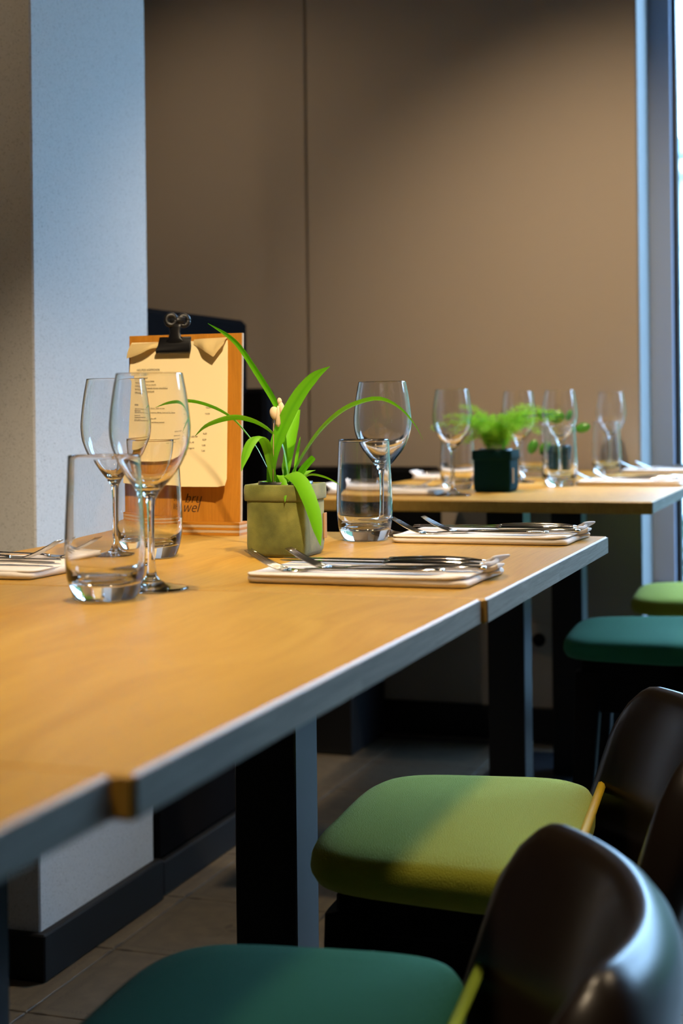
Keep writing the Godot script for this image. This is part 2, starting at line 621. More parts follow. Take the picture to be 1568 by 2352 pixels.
func setting(at: Vector3, turn: float, where: String, far := false) -> void:
	var b := Basis(Vector3.UP, turn)
	var place := func(v: Vector3) -> Vector3: return at + b * v
	dup(proto("napkin"), "folded_napkin", at, turn, "folded off-white napkin under cutlery " + where, "napkin", "folded napkins")
	var y := 0.0108
	var s := 1.0
	dup(proto("fork"), "fork", place.call(Vector3(-0.012, y, 0.056 * s)), turn, "outer steel fork, tines raised, " + where, "fork", "forks")
	dup(proto("fork"), "fork", place.call(Vector3(0.024, y + 0.0004, 0.028 * s)), turn + 0.03, "inner steel fork, tines raised, " + where, "fork", "forks")
	dup(proto("knife"), "table_knife", place.call(Vector3(-0.004, y, -0.006 * s)), turn - 0.02, "steel knife beside the forks " + where, "knife", "knives")
	dup(proto("knife"), "table_knife", place.call(Vector3(-0.010, y, -0.036 * s)), turn + 0.02, "steel knife farthest from the forks " + where, "knife", "knives")

func glass(kind: String, x: float, z: float, label: String, lowered := 0.0) -> void:
	var called := "water_tumbler" if kind == "tumbler" else "wine_glass"
	dup(proto(kind), called, Vector3(x, TOP + 0.0004 - lowered, z), 0.0, label, "tumbler" if kind == "tumbler" else "wine glass", "empty tumblers" if kind == "tumbler" else "empty wine glasses")

# ------------------------------------------------------------------ tables
func table(xc: float, z0: float, z1: float, w: float, k: int, label: String) -> void:
	var zc := (z0 + z1) / 2.0
	var t := thing("dining_table", Vector3(xc, 0, zc))
	tag(t, label, "table", "pedestal tables")
	put("tabletop", box_mesh(Vector3(w, 0.024, z1 - z0 - 0.0012), 0.0022), M["oak%d" % (k % 3)], t, Vector3(0, TOP - 0.012, 0))
	put("windowlit_band", box_mesh(Vector3(0.0014, 0.0214, z1 - z0 - 0.006), 0.0003), M.windowlit_edge, t, Vector3(w / 2.0 + 0.0004, TOP - 0.012, 0))  # no real banding: window light on the right edge is put into its colour
	put("post", box_mesh(Vector3(0.08, TOP - 0.024 - 0.008 - 0.006, 0.078), 0.002), M.steelblack, t, Vector3(0, 0.008 + (TOP - 0.038) / 2.0, 0))
	put("mounting_plate", box_mesh(Vector3(0.34, 0.006, 0.34), 0.001), M.steelblack, t, Vector3(0, TOP - 0.027, 0))
	put("base_plate", box_mesh(Vector3(0.42, 0.008, 0.42), 0.002), M.steelblack, t, Vector3(0, 0.0042, 0))

# ------------------------------------------------------------------ chairs; local origin on the floor under the seat, facing -x
func back_mesh() -> ArrayMesh:
	# curved low shell: plan arc, leaning back, rounded corners, soft top rim
	var st := begin()
	var n := 44
	var rows := []
	for i in n + 1:
		var t := -1.0 + 2.0 * i / n
		var zc := 0.212 * t
		var bulge := 0.078 * (1.0 - pow(absf(t), 2.2))
		var endk := clampf((1.0 - absf(t)) / 0.22, 0, 1)
		var corner := sqrt(maxf(0.0, 1.0 - pow(1.0 - endk, 2.0)))
		var y0 := 0.405
		var y1 := lerpf(0.50, 0.612, corner)
		var thick := 0.060 * lerpf(0.55, 1.0, minf(1.0, corner * 1.4))
		# outward direction of the plan arc
		var dbulge := -0.078 * 2.2 * pow(absf(t), 1.2) * signf(t) / 0.212
		var nrm := Vector3(1, 0, -dbulge).normalized()
		var row := []
		for j in 25:
			var a := TAU * (j % 24) / 24.0
			# stadium cross-section: u across the thickness, v up
			var hv := (y1 - y0) / 2.0
			var hu := thick / 2.0
			var cu := signf(cos(a)) * pow(absf(cos(a)), 0.75) * hu
			var cv := signf(sin(a)) * pow(absf(sin(a)), 0.42) * hv
			var y := (y0 + y1) / 2.0 + cv - cu * 0.75 * clampf((cv / hv + 0.2), 0, 1)
			var lean := (y - 0.49) * 0.32
			row.append(Vector3(0.128 + bulge + lean, y, zc) + nrm * cu)
		rows.append(row)
	var e0 := []
	var e1 := []
	for j in 25:
		var c0 := Vector3.ZERO
		var c1 := Vector3.ZERO
		for q in 24:
			c0 += rows[0][q] / 24.0
			c1 += rows[n][q] / 24.0
		e0.append(c0)
		e1.append(c1)
	rows.push_front(e0)
	rows.push_back(e1)
	grid(st, rows, false)
	return fin(st)

func chair(at: Vector3, turn: float, seat_m: Material, pipe_m: Material, label: String) -> void:
	var t := thing("low_back_chair", at, turn)
	tag(t, label, "chair", "upholstered low-back chairs")
	# seat cushion: rounded trapezoid, domed
	var rows := []
	for l in [[0.0, 0.452], [0.80, 0.452], [0.965, 0.455], [0.995, 0.464], [1.0, 0.473], [0.99, 0.484], [0.965, 0.491], [0.90, 0.4965], [0.75, 0.5005], [0.5, 0.5035], [0.25, 0.505], [0.0, 0.5055]]:
		var row := ring(Vector3(-0.014, 0, 0.004), 0.146 * l[0], 0.210 * l[0], 4.6, 56)
		for k in row.size():
			var v: Vector3 = row[k]
			v.z = v.z * (1.0 + 0.40 * v.x) + 0.09 * v.x
			v.y = l[1] + (0.004 * v.x / 0.130 if l[1] > 0.47 else 0.0)
			row[k] = v
		rows.append(row)
	var st := begin()
	grid(st, rows, false)
	put("seat", fin(st), seat_m, t)
	var seam := []
	for k in 13:
		seam.append(Vector3(0.1300 + 0.004 * k / 12.0, 0.4945, -0.176 + 0.352 * k / 12.0))
	put("piping", tube_mesh(seam, 0.0055, 8), pipe_m, t)
	put("seat_frame", box_mesh(Vector3(0.23, 0.045, 0.33), 0.004), M.black, t, Vector3(0.0, 0.428, 0))
	var pivot := Vector3(0.13, 0, -0.205)
	var twist := deg_to_rad(12)
	put("backrest", back_mesh(), M.lacquer, t, pivot - Basis(Vector3.UP, twist) * pivot, Vector3(0, twist, 0))
	for sx in [-1, 1]:
		for sz in [-1, 1]:
			var lp := [Vector3(sx * 0.115 + (0.05 if sx > 0 else -0.008), 0.002, sz * 0.165), Vector3(sx * 0.098, 0.43, sz * 0.150)]
			var rows2 := []
			for q in [[0.0, 0.019], [0.35, 0.023], [1.0, 0.030]]:
				rows2.append(ring(lp[0].lerp(lp[1], q[0]), q[1] * 0.9, q[1], 8.0, 24))
			var c0 := []
			var c1 := []
			for k in 25:
				c0.append(lp[0])
				c1.append(lp[1])
			rows2.push_front(c0)
			rows2.push_back(c1)
			var s2 := begin()
			grid(s2, rows2, false)
			put("leg", fin(s2), M.black, t)
	for sz in [-1, 1]:
		put("apron", box_mesh(Vector3(0.17, 0.06, 0.02), 0.003), M.black, t, Vector3(0, 0.378, sz * 0.150))

# ------------------------------------------------------------------ plants
func leaf_mesh(pts: Array, width: float, shape: Array, side: Vector3, pale := 0.0) -> ArrayMesh:
	var n := 26
	var c := catmull(pts, n)
	var st := begin()
	st.set_smooth_group(1)
	var rows := []
	var cols := []
	for i in n:
		var d: Vector3 = (c[mini(i + 1, n - 1)] - c[maxi(i - 1, 0)]).normalized()
		var s := (side - d * side.dot(d)).normalized()
		var up := s.cross(d).normalized()
		var f := float(i) / (n - 1)
		var w: float = width * 0.5 * _resample_at(shape, f)
		var row := []
		for k in 7:
			var u := k / 3.0 - 1.0
			row.append(c[i] + s * u * w + up * (0.22 * w * (u * u)))
		rows.append(row)
	for i in n - 1:
		for k in 6:
			for e in [[i, k], [i, k + 1], [i + 1, k + 1], [i, k], [i + 1, k + 1], [i + 1, k]]:
				var edge := absf(e[1] / 3.0 - 1.0)
				var f2: float = float(e[0]) / (n - 1)
				var g := Color(1, 1, 1)
				if edge < 0.2: g = Color(0.75, 0.85, 0.8)
				if pale > 0.0 and edge < 0.5: g = g.lerp(Color(2.6, 1.6, 4.0), pale * smoothstep(0.1, 0.5, f2) * (1.0 - smoothstep(0.75, 1.0, f2)))
				if f2 > 0.93: g = g.lerp(Color(2.2, 1.3, 3.0), 0.45)
				st.set_color(g)
				st.set_uv(Vector2(e[1] / 6.0, f2))
				st.add_vertex(rows[e[0]][e[1]])
	return fin(st)

func _resample_at(a: Array, f: float) -> float:
	var g := f * (a.size() - 1)
	var i := mini(int(g), a.size() - 2)
	return lerpf(a[i], a[i + 1], g - i)

func bag_pot(t: Node3D, half: float, h: float, m: Material, tag_m: Material, tab := 0.55) -> void:
	# a soft square bag with a turned-down rim
	var rows := []
	for l in [[0.0, 0.0], [0.6, 0.0], [0.90, 0.001], [0.975, 0.006], [1.0, 0.016], [1.005, h * 0.4], [0.99, h * 0.75], [0.985, h * 0.97], [0.96, h], [0.93, h * 0.97], [0.92, h * 0.7], [0.0, h * 0.7]]:
		rows.append(ring(Vector3(0, l[1], 0), half * l[0], half * l[0], 14.0, 72))
	var nz := noise(1.0, 2, 77)
	for i in rows.size():
		for k in rows[i].size():
			var v: Vector3 = rows[i][k]
			var q := nz.get_noise_3d(v.x * 30.0, v.y * 30.0, v.z * 30.0) * 0.0010
			rows[i][k] = v + Vector3(v.x, 0, v.z).normalized() * q if v.length() > 0.01 else v
	for i in rows.size(): rows[i][72] = rows[i][0]
	var st := begin()
	grid(st, rows, false)
	var pot := put("fabric_pot", fin(st), m, t)
	rows = []
	for l in [[0.985, h * 0.80], [1.035, h * 0.785], [1.065, h * 0.80], [1.07, h * 0.90], [1.06, h * 0.985], [1.035, h * 1.01], [0.985, h * 1.01], [0.955, h * 0.985], [0.955, h * 0.86], [0.985, h * 0.80]]:
		rows.append(ring(Vector3(0, l[1], 0), half * l[0], half * l[0], 14.0, 72))
	st = begin()
	grid(st, rows, false)
	put("turned_rim", fin(st), m, pot)
	put("label_tab", box_mesh(Vector3(0.0016, h * 0.36, 0.010), 0.0004), tag_m, pot, Vector3(half * 1.03, h * 0.40, half * tab))
	st = begin()
	var prof := PackedVector2Array([Vector2(0, h * 0.93), Vector2(half * 0.80, h * 0.93), Vector2(half * 0.82, h * 1.035), Vector2(half * 0.875, h * 1.045), Vector2(half * 0.88, h * 0.99), Vector2(half * 0.80, h * 0.75), Vector2(0, h * 0.75)])
	prof.reverse()
	lathe(st, prof, 36)
	put("inner_pot", fin(st), M.plastic, t)
	var sm := begin()
	var soilrows := []
	for r in 5:
		var row := []
		for k in 25:
			var a := TAU * (k % 24) / 24.0
			var rr := half * 0.80 * r / 4.0
			row.append(Vector3(cos(a) * rr, h * 0.945 + nz.get_noise_2d(cos(a) * rr * 200.0, sin(a) * rr * 200.0) * 0.004, sin(a) * rr))
		soilrows.append(row)
	grid(sm, soilrows, true)
	put("soil", fin(sm), M.soil, t)

func spider_plant() -> void:
	var o := Vector3(-0.680, TOP, -1.762)
	var t := thing("potted_plant", o)
	tag(t, "strap-leaved green plant in an olive velvet bag pot beside the menu board", "plant")
	bag_pot(t, 0.0385, 0.088, M.velvet, M.tan, -0.86)
	var blade := [0.55, 0.7, 0.9, 1.0, 0.9, 0.65, 0.04]
	var even := [0.6, 0.75, 0.9, 1.0, 1.0, 0.85, 0.6, 0.04]
	var X := Vector3(1, 0, 0.25)
	var Z := Vector3(0.35, 0.2, 1)
	var list := [
		[[Vector3(-0.685, 0.871, -1.775), Vector3(-0.688, 0.912, -1.786), Vector3(-0.699, 0.953, -1.797), Vector3(-0.710, 0.970, -1.808), Vector3(-0.739, 1.009, -1.818), Vector3(-0.774, 1.050, -1.829), Vector3(-0.817, 1.075, -1.840)], 0.012, even, Vector3(0.8, 0.5, 0.6), 0.0],
		[[Vector3(-0.699, 0.868, -1.760), Vector3(-0.690, 0.907, -1.750), Vector3(-0.671, 0.945, -1.740), Vector3(-0.647, 0.979, -1.730), Vector3(-0.623, 1.001, -1.720), Vector3(-0.602, 1.011, -1.710)], 0.020, blade, X, 0.0],
		[[Vector3(-0.689, 0.871, -1.785), Vector3(-0.689, 0.906, -1.800), Vector3(-0.688, 0.936, -1.815), Vector3(-0.686, 0.960, -1.830)], 0.017, [0.5, 0.8, 1.0, 0.9, 0.2], X, 0.55],
		[[Vector3(-0.677, 0.874, -1.770), Vector3(-0.656, 0.907, -1.769), Vector3(-0.633, 0.936, -1.768), Vector3(-0.604, 0.959, -1.766), Vector3(-0.575, 0.970, -1.765), Vector3(-0.553, 0.971, -1.764), Vector3(-0.530, 0.959, -1.762), Vector3(-0.511, 0.938, -1.761), Vector3(-0.502, 0.921, -1.760)], 0.012, [0.7, 0.9, 1.0, 1.0, 0.9, 0.75, 0.55, 0.04], Vector3(0.3, 0.55, 1), 0.0],
		[[Vector3(-0.703, 0.869, -1.785), Vector3(-0.717, 0.887, -1.796), Vector3(-0.736, 0.914, -1.806), Vector3(-0.758, 0.936, -1.817), Vector3(-0.780, 0.953, -1.827), Vector3(-0.810, 0.966, -1.838), Vector3(-0.846, 0.974, -1.849), Vector3(-0.879, 0.972, -1.859), Vector3(-0.908, 0.965, -1.870)], 0.011, even, Vector3(0.1, 0.6, 1), 0.0],
		[[Vector3(-0.676, 0.872, -1.765), Vector3(-0.683, 0.910, -1.769), Vector3(-0.692, 0.924, -1.772), Vector3(-0.711, 0.940, -1.776), Vector3(-0.735, 0.950, -1.779), Vector3(-0.762, 0.952, -1.783), Vector3(-0.796, 0.942, -1.786), Vector3(-0.815, 0.927, -1.790)], 0.014, even, Vector3(0.1, 0.6, 1), 0.0],
		[[Vector3(-0.690, 0.872, -1.750), Vector3(-0.692, 0.908, -1.738), Vector3(-0.694, 0.925, -1.726), Vector3(-0.700, 0.928, -1.714), Vector3(-0.706, 0.914, -1.702), Vector3(-0.709, 0.887, -1.690)], 0.017, [0.5, 0.7, 0.85, 1.0, 1.0, 0.75, 0.04], X, 0.0],
		[[Vector3(-0.679, 0.870, -1.755), Vector3(-0.672, 0.879, -1.744), Vector3(-0.662, 0.882, -1.732), Vector3(-0.645, 0.874, -1.719), Vector3(-0.630, 0.858, -1.703), Vector3(-0.618, 0.837, -1.692), Vector3(-0.611, 0.817, -1.686), Vector3(-0.606, 0.800, -1.682)], 0.019, [0.4, 0.6, 0.85, 1.0, 1.0, 0.95, 0.7, 0.04], Vector3(1, 0.35, 0.1), 0.5],
		[[Vector3(-0.674, 0.871, -1.800), Vector3(-0.666, 0.877, -1.815), Vector3(-0.652, 0.873, -1.830), Vector3(-0.637, 0.863, -1.845)], 0.006, even, Vector3(0.3, 0.5, 1), 0.0],
		[[Vector3(-0.668, 0.874, -1.770), Vector3(-0.653, 0.890, -1.760), Vector3(-0.638, 0.902, -1.750)], 0.009, [0.8, 1.0, 0.9, 0.8], X, 0.0],
		[[Vector3(-0.679, 0.876, -1.790), Vector3(-0.677, 0.900, -1.795), Vector3(-0.674, 0.926, -1.800)], 0.005, even, X, 0.0],
		[[Vector3(-0.684, 0.868, -1.778), Vector3(-0.690, 0.884, -1.790), Vector3(-0.700, 0.896, -1.810)], 0.010, blade, X, 0.0],
		[[Vector3(-0.672, 0.868, -1.768), Vector3(-0.660, 0.880, -1.780), Vector3(-0.652, 0.884, -1.795)], 0.013, blade, X, 0.2],
		[[Vector3(-0.694, 0.868, -1.765), Vector3(-0.706, 0.872, -1.760), Vector3(-0.716, 0.870, -1.756)], 0.008, blade, Vector3(0.2, 0, 1), 0.6],
		[[Vector3(-0.684, 0.868, -1.745), Vector3(-0.678, 0.880, -1.738), Vector3(-0.668, 0.868, -1.726), Vector3(-0.664, 0.848, -1.718)], 0.009, blade, X, 0.1],
	]
	for l in list:
		var pts := []
		for p in l[0]: pts.append(p - o)
		put("leaf", leaf_mesh(pts, l[1], l[2], l[3], l[4]), M.leaf, t)
	# thin wire pick with a little carved insect
	var p := thing("insect_pick", Vector3(-0.690, TOP + 0.083, -1.745))
	tag(p, "small carved wooden insect on a thin wire stuck in the olive pot", "pick")
	put("wire", tube_mesh([Vector3(0, -0.004, 0), Vector3(0.001, 0.045, 0), Vector3(0.002, 0.092, 0)], 0.0006, 6), M.stickwood, p)
	var st := begin()
	ellipsoid(st, Vector3(0.0045, 0.093, 0.003), Vector3(0.0062, 0.0084, 0.005), Basis(Vector3.BACK, 0.3))
	put("wing", fin(st), M.lightwood, p)
	st = begin()
	ellipsoid(st, Vector3(0.0135, 0.0985, 0.003), Vector3(0.0040, 0.0085, 0.004), Basis(Vector3.BACK, 0.15))
	put("wing", fin(st), M.lightwood, p)
	st = begin()
	ellipsoid(st, Vector3(0.0110, 0.1075, 0.003), Vector3(0.0030, 0.0045, 0.003), Basis(Vector3.BACK, 0.1))
	put("head", fin(st), M.lightwood, p)
	put("body", tube_mesh([Vector3(0.0110, 0.102, 0.005), Vector3(0.0100, 0.092, 0.005), Vector3(0.0095, 0.080, 0.005), Vector3(0.0098, 0.076, 0.005)], [0.0022, 0.0028, 0.0034, 0.001], 8), M.lightwood, p)

func fern_plant() -> void:
	var o := Vector3(-0.750, TOP, -3.195)
	var t := thing("potted_fern", o)
	tag(t, "feathery asparagus fern in a dark teal bag pot with tan tab", "plant")
	bag_pot(t, 0.041, 0.088, M.teal, M.tan)
	rng.seed = 5
	for k in 48:
		var a := TAU * k / 48.0 + rng.randf() * 0.4
		var reach := rng.randf_range(0.025, 0.095)
		var hh := rng.randf_range(0.062, 0.112)
		if k % 9 == 0: reach = 0.115
		var b0 := Vector3(cos(a) * 0.018, 0.084, sin(a) * 0.018)
		var tip := b0 + Vector3(cos(a) * reach, hh * rng.randf_range(0.30, 0.95), sin(a) * reach)
		var mid := b0.lerp(tip, 0.45) + Vector3(0, hh * 0.42, 0)
		var c := catmull([b0, b0 + Vector3(cos(a) * 0.004, hh * 0.4, sin(a) * 0.004), mid, tip], 16)
		var st := begin()
		tube(st, c, 0.0004, 5)
		for i in range(3, 16):
			for q in 20:
				var dir := Vector3(rng.randf_range(-1, 1), rng.randf_range(-0.25, 0.45), rng.randf_range(-1, 1)).normalized()
				var ln := rng.randf_range(0.008, 0.020) * (1.1 - 0.4 * i / 16.0)
				var s := dir.cross(Vector3(0.2, 1, 0.1)).normalized() * 0.00045
				var p0: Vector3 = c[i] + Vector3(rng.randf_range(-1, 1), rng.randf_range(-1, 1), rng.randf_range(-1, 1)) * 0.006
				var p1 := p0 + dir * ln
				for v in [p0 - s, p0 + s, p1, p0 - s * 0.2 + Vector3(0, 0.0006, 0), p1, p0 + s]:
					st.set_uv(Vector2.ZERO)
					st.add_vertex(v)
		put("frond", fin(st), M.fern, t)

func pilea_plant() -> void:
	var o := Vector3(-0.722, TOP, -3.76)
	var t := thing("potted_pilea", o)
	tag(t, "round-leaved plant in a dark bag pot behind the far tumbler", "plant")
	bag_pot(t, 0.036, 0.080, M.teal, M.tan)
	var list := [[-0.083, 0.155, 0.03, 0.016, 0.023, 1.2], [-0.050, 0.160, -0.02, 0.010, 0.018, -0.9], [-0.005, 0.152, 0.02, 0.030, 0.022, 0.2], [0.028, 0.156, -0.01, 0.012, 0.019, 0.9], [0.062, 0.128, 0.01, 0.022, 0.014, -0.6], [-0.060, 0.082, 0.03, 0.014, 0.022, 1.0], [-0.032, 0.078, 0.035, 0.011, 0.020, 1.1]]
	for l in list:
		var c := Vector3(l[0], l[1], l[2])
		var st := begin()
		var rows := []
		for r in 5:
			var row := []
			for k in 25:
				var a := TAU * (k % 24) / 24.0
				var f := r / 4.0
				row.append(c + Basis(Vector3.BACK, -l[5] * 0.4) * Vector3(cos(a) * l[3] * f * 0.86, sin(a) * l[4] * f * 0.86, 0.006 - 0.008 * f * f))
			rows.append(row)
		grid(st, rows, false)
		put("leaf", fin(st), M.pilea, t)
		put("stalk", tube_mesh(catmull([Vector3(l[0] * 0.1, 0.074, l[2] * 0.1), Vector3(l[0] * 0.5, lerpf(0.09, l[1], 0.6), l[2] * 0.5), c + Vector3(0, 0, -0.001)], 10), 0.0009, 6), M.stalk, t)

# ------------------------------------------------------------------ menu board
func letters(s: String, size_m: float, at: Vector3, parent: Node3D, m: Material, called := "text_line", slant := 0.0) -> void:
	var tm := TextMesh.new()
	var f := SystemFont.new()
	f.font_names = PackedStringArray(["Droid Sans"])
	tm.font = f
	tm.text = s
	tm.font_size = 32
	tm.pixel_size = size_m / 23.0     # cap height of 32 px type is about 23 px
	tm.depth = 0.0002
	tm.curve_step = 1.0
	tm.horizontal_alignment = HORIZONTAL_ALIGNMENT_LEFT
	tm.vertical_alignment = VERTICAL_ALIGNMENT_CENTER
	var mesh: Mesh = tm
	if slant != 0.0:
		var arr := tm.get_mesh_arrays()
		var vs: PackedVector3Array = arr[Mesh.ARRAY_VERTEX]
		for i in vs.size():
			vs[i].x += vs[i].y * slant
		arr[Mesh.ARRAY_VERTEX] = vs
		var am := ArrayMesh.new()
		am.add_surface_from_arrays(Mesh.PRIMITIVE_TRIANGLES, arr)
		mesh = am
	put(called, mesh, m, parent, at)

func menu_board() -> void:
	var t := thing("menu_board", Vector3(-0.9475, TOP, -2.046))
	tag(t, "upright wooden menu board with a black bulldog clip holding paper pages", "menu")
	var W := 0.184
	var H := 0.293
	var tilt := -0.05
	var b := Node3D.new()
	var bm := put("board", box_mesh(Vector3(W - 0.0024, H - 0.004, 0.0055), 0.0006, Vector3(0, H / 2.0 - 0.002, 0), 1), M.ply, t, Vector3(0, 0.004, 0.008), Vector3(tilt, 0, 0))
	b.free()
	put("board_edge", box_mesh(Vector3(0.0012, H - 0.004, 0.0055), 0.0), M.plyedge, bm, Vector3(W / 2.0 - 0.0006, H / 2.0 - 0.002, 0))
	# plywood foot: stacked plies
	for k in 5:
		put("foot_ply", box_mesh(Vector3(W + 0.006, 0.0036, 0.040), 0.0003, Vector3.ZERO, 0), [M.ply, M.plyedge][k % 2], t, Vector3(0.002, 0.0019 + k * 0.0037, 0.008))
	# pages, on the board (children of the board)
	var pw := 0.158
	var ph := 0.212
	var top := 0.281
	for k in 4:
		var rows := []
		var uvs := []
		for i in 23:
			var v := i / 22.0
			var row := []
			var uvr := []
			for j in 17:
				var u := j / 16.0
				var swell := sin(clampf(v * 1.15, 0, 1) * PI * 0.55) * (0.006 + 0.0010 * k) + 0.013 * v * v
				var side := 0.003 * pow(absf(u - 0.45) * 2.0, 3.0) * v
				var cornerx := 0.0
				if v > 0.96 and u > 0.94: cornerx = -0.003 * (v - 0.96) / 0.04
				row.append(Vector3(-pw / 2.0 + pw * u * lerpf(0.985, 1.0, v) - 0.0075 + (3 - k) * 0.0026 * v + cornerx, top - 0.004 - ph * v + (3 - k) * 0.0006, 0.0034 + 0.0004 * k + swell + side))
				uvr.append(Vector2(u, v))
			rows.append(row)
			uvs.append(uvr)
		var st := begin()
		grid(st, rows, false, 1, uvs)
		var pm: StandardMaterial3D = M.paper
		pm.cull_mode = BaseMaterial3D.CULL_DISABLED
		put("page", fin(st), pm, bm)
	# dog-eared corners of the top page, bent forwards and down
	M.paperback.cull_mode = BaseMaterial3D.CULL_DISABLED
	for q in [[[0.016, 0.281, 0.273], [0.035, 0.2820, 0.265], [0.0550, 0.2825, 0.2530], [0.0625, 0.2828, 0.263], [0.0700, 0.2830, 0.2725]],
			[[-0.0865, 0.2765, 0.2540], [-0.072, 0.2770, 0.2570], [-0.058, 0.2775, 0.2620], [-0.046, 0.2780, 0.2680], [-0.036, 0.2790, 0.2720]]]:
		var rows := []
		for i in 9:
			var v := i / 8.0
			var row := []
			for j in 17:
				var u := j / 16.0
				var g := u * 4.0
				var k := mini(int(g), 3)
				var x: float = lerpf(q[k][0], q[k + 1][0], g - k)
				var y0: float = lerpf(q[k][1], q[k + 1][1], g - k)
				var y1: float = lerpf(q[k][2], q[k + 1][2], g - k)
				var off := sin(v * PI * 0.72) * 0.011 * (0.55 + 0.45 * sin(u * PI)) + 0.0065 * v
				var away := smoothstep(0.0, 0.35, u if q[0][0] > 0.0 else 1.0 - u)
				row.append(Vector3(x, lerpf(y0, y1, v), 0.0056 + (off + 0.002 * v) * away))
			rows.append(row)
		var st := begin()
		grid(st, rows, false)
		put("page_corner", fin(st), M.paperback, bm)
	# print on the top page: [text, cap height, u from the left (m), v from the top (m)]
	var paper_z := func(u: float, v: float) -> float:
		return 0.0034 + 0.0012 + sin(clampf(v * 1.15, 0, 1) * PI * 0.55) * 0.009 + 0.013 * v * v + 0.003 * pow(absf(u - 0.45) * 2.0, 3.0) * v + 0.0005
	var lines := [
		["HELPER HÄPPCHEN", 0.0031, 0.012, 0.0400], ["Kleine Vorspeisen auf dem Brett, Brot", 0.0017, 0.012, 0.0462], ["Tatar & Senf", 0.0017, 0.012, 0.0520], ["Ziegenkäse und Beete", 0.0017, 0.012, 0.0570],
		["KLEINE BOWLS & SALATE", 0.0019, 0.012, 0.0625], ["Salat, Brot, Olivenöl, Kräuter oft as Brüssel", 0.0018, 0.012, 0.0675], ["SUPPE & TAGESTELLER", 0.0019, 0.012, 0.0725],
		["APERO", 0.0027, 0.012, 0.0910], ["Spritz mit Orange Bitter, 2022 en vrac", 0.0018, 0.013, 0.0977], ["Basil Smash", 0.0018, 0.013, 0.1015], ["Lillet Wild Berry, Prosecco, Minze, Soda auf Eis, Zitrone", 0.0018, 0.013, 0.1050],
		["Sauerkirsch", 0.0018, 0.013, 0.1115], ["Hausgemacht, Vanille, süß", 0.0018, 0.013, 0.1155], ["Tonic Classic", 0.0018, 0.013, 0.1195], ["Alkoholfrei, mit Eis und Minze serviert", 0.0018, 0.013, 0.1225],
		["Crémant L&R Kis", 0.0023, 0.0925, 0.1390], ["Ambre bio, AJ", 0.0023, 0.0915, 0.1475], ["Natura Organic", 0.0023, 0.0905, 0.1560], ["Bru PURE", 0.0023, 0.0865, 0.1650],
		["16,00", 0.0023, 0.1270, 0.0970], ["14,00", 0.0023, 0.1262, 0.1060], ["6,00", 0.0023, 0.1258, 0.1250], ["8,00", 0.0023, 0.1252, 0.1350], ["8,20", 0.0023, 0.1245, 0.1437], ["9,90", 0.0023, 0.1240, 0.1520], ["7,00", 0.0023, 0.1235, 0.1600],
	]
	for l in lines:
		var v: float = l[3] / ph
		var zz: float = maxf(paper_z.call(l[2] / pw, v), paper_z.call((l[2] + l[0].length() * l[1] * 0.7) / pw, v))
		letters(l[0], l[1], Vector3(-pw / 2.0 - 0.0075 + l[2], top - 0.004 - l[3], zz), bm, M.ink)
	letters("bru", 0.0122, Vector3(0.0035, 0.0475, 0.0029), bm, M.burn, "logo_line", 0.28)
	letters("wel", 0.0122, Vector3(0.0010, 0.0340, 0.0029), bm, M.burn, "logo_line", 0.28)
	# bulldog clip
	var cl := thing("bulldog_clip", bm.transform * Vector3(-0.012, 0.272, 0.009) + t.position)
	tag(cl, "black metal bulldog clip at the top of the menu board", "clip")
	cl.rotation.x = tilt
	# jaw: bent bar with rolled lip
	var prof := [Vector2(0.004, -0.012), Vector2(0.0065, -0.0095), Vector2(0.0055, -0.006), Vector2(0.0028, 0.000), Vector2(0.0, 0.006), Vector2(-0.002, 0.013), Vector2(-0.0032, 0.012), Vector2(-0.0016, 0.005), Vector2(0.0012, -0.001), Vector2(0.0025, -0.008), Vector2(0.004, -0.012)]
	var rows := []
	for e in [[-0.0275, 0.92], [-0.0270, 1.0], [0.0270, 1.0], [0.0275, 0.92]]:
		var row := []
		for p in prof: row.append(Vector3(e[0] * (1.0 if p.y < 0.0 else 0.93), p.y * e[1], p.x + 0.003))
		rows.append(row)
	rows.push_front(_cap(rows[0]))
	rows.push_back(_cap(rows[4]))
	var s := begin()
	grid(s, rows, true)
	put("jaw", fin(s), M.clip, cl)
	# neck rises to two round loops
	rows = []
	for e in [[-0.002, 0.022], [0.008, 0.0105], [0.016, 0.0085], [0.024, 0.0095], [0.029, 0.011]]:
		var row := []
		for k in 13:
			var a := TAU * (k % 12) / 12.0
			row.append(Vector3(cos(a) * e[1], e[0] + 0.003, 0.002 + sin(a) * 0.0022))
		rows.append(row)
	rows.push_front(_cap(rows[0]))
	rows.push_back(_cap(rows[5]))
	s = begin()
	grid(s, rows, false)
	put("neck", fin(s), M.clip, cl)
	for q in [[-0.006, 0.0035, 0.5], [0.008, -0.010, 0.5]]:
		var c := []
		for k in 25:
			var a := TAU * k / 24.0
			c.append(Vector3(q[0], 0.038, q[1]) + Basis(Vector3.UP, q[2]) * Vector3(cos(a) * 0.0068, sin(a) * 0.0072, 0))
		put("finger_loop", tube_mesh(c, 0.0042, 10), M.clip, cl)
	put("barrel", tube_mesh([Vector3(-0.009, 0.038, 0.002), Vector3(0.011, 0.038, -0.009)], 0.0062, 16), M.clip, cl)

func _cap(row: Array) -> Array:
	var c := Vector3.ZERO
	for k in row.size() - 1: c += row[k]
	c /= row.size() - 1
	var out := []
	for k in row.size(): out.append(c)
	return out

func _quad(a: Vector3, b: Vector3, c: Vector3, t: float) -> Vector3:
	return a * (1 - t) * (1 - 2 * t) + b * 4.0 * t * (1 - t) + c * t * (2 * t - 1)

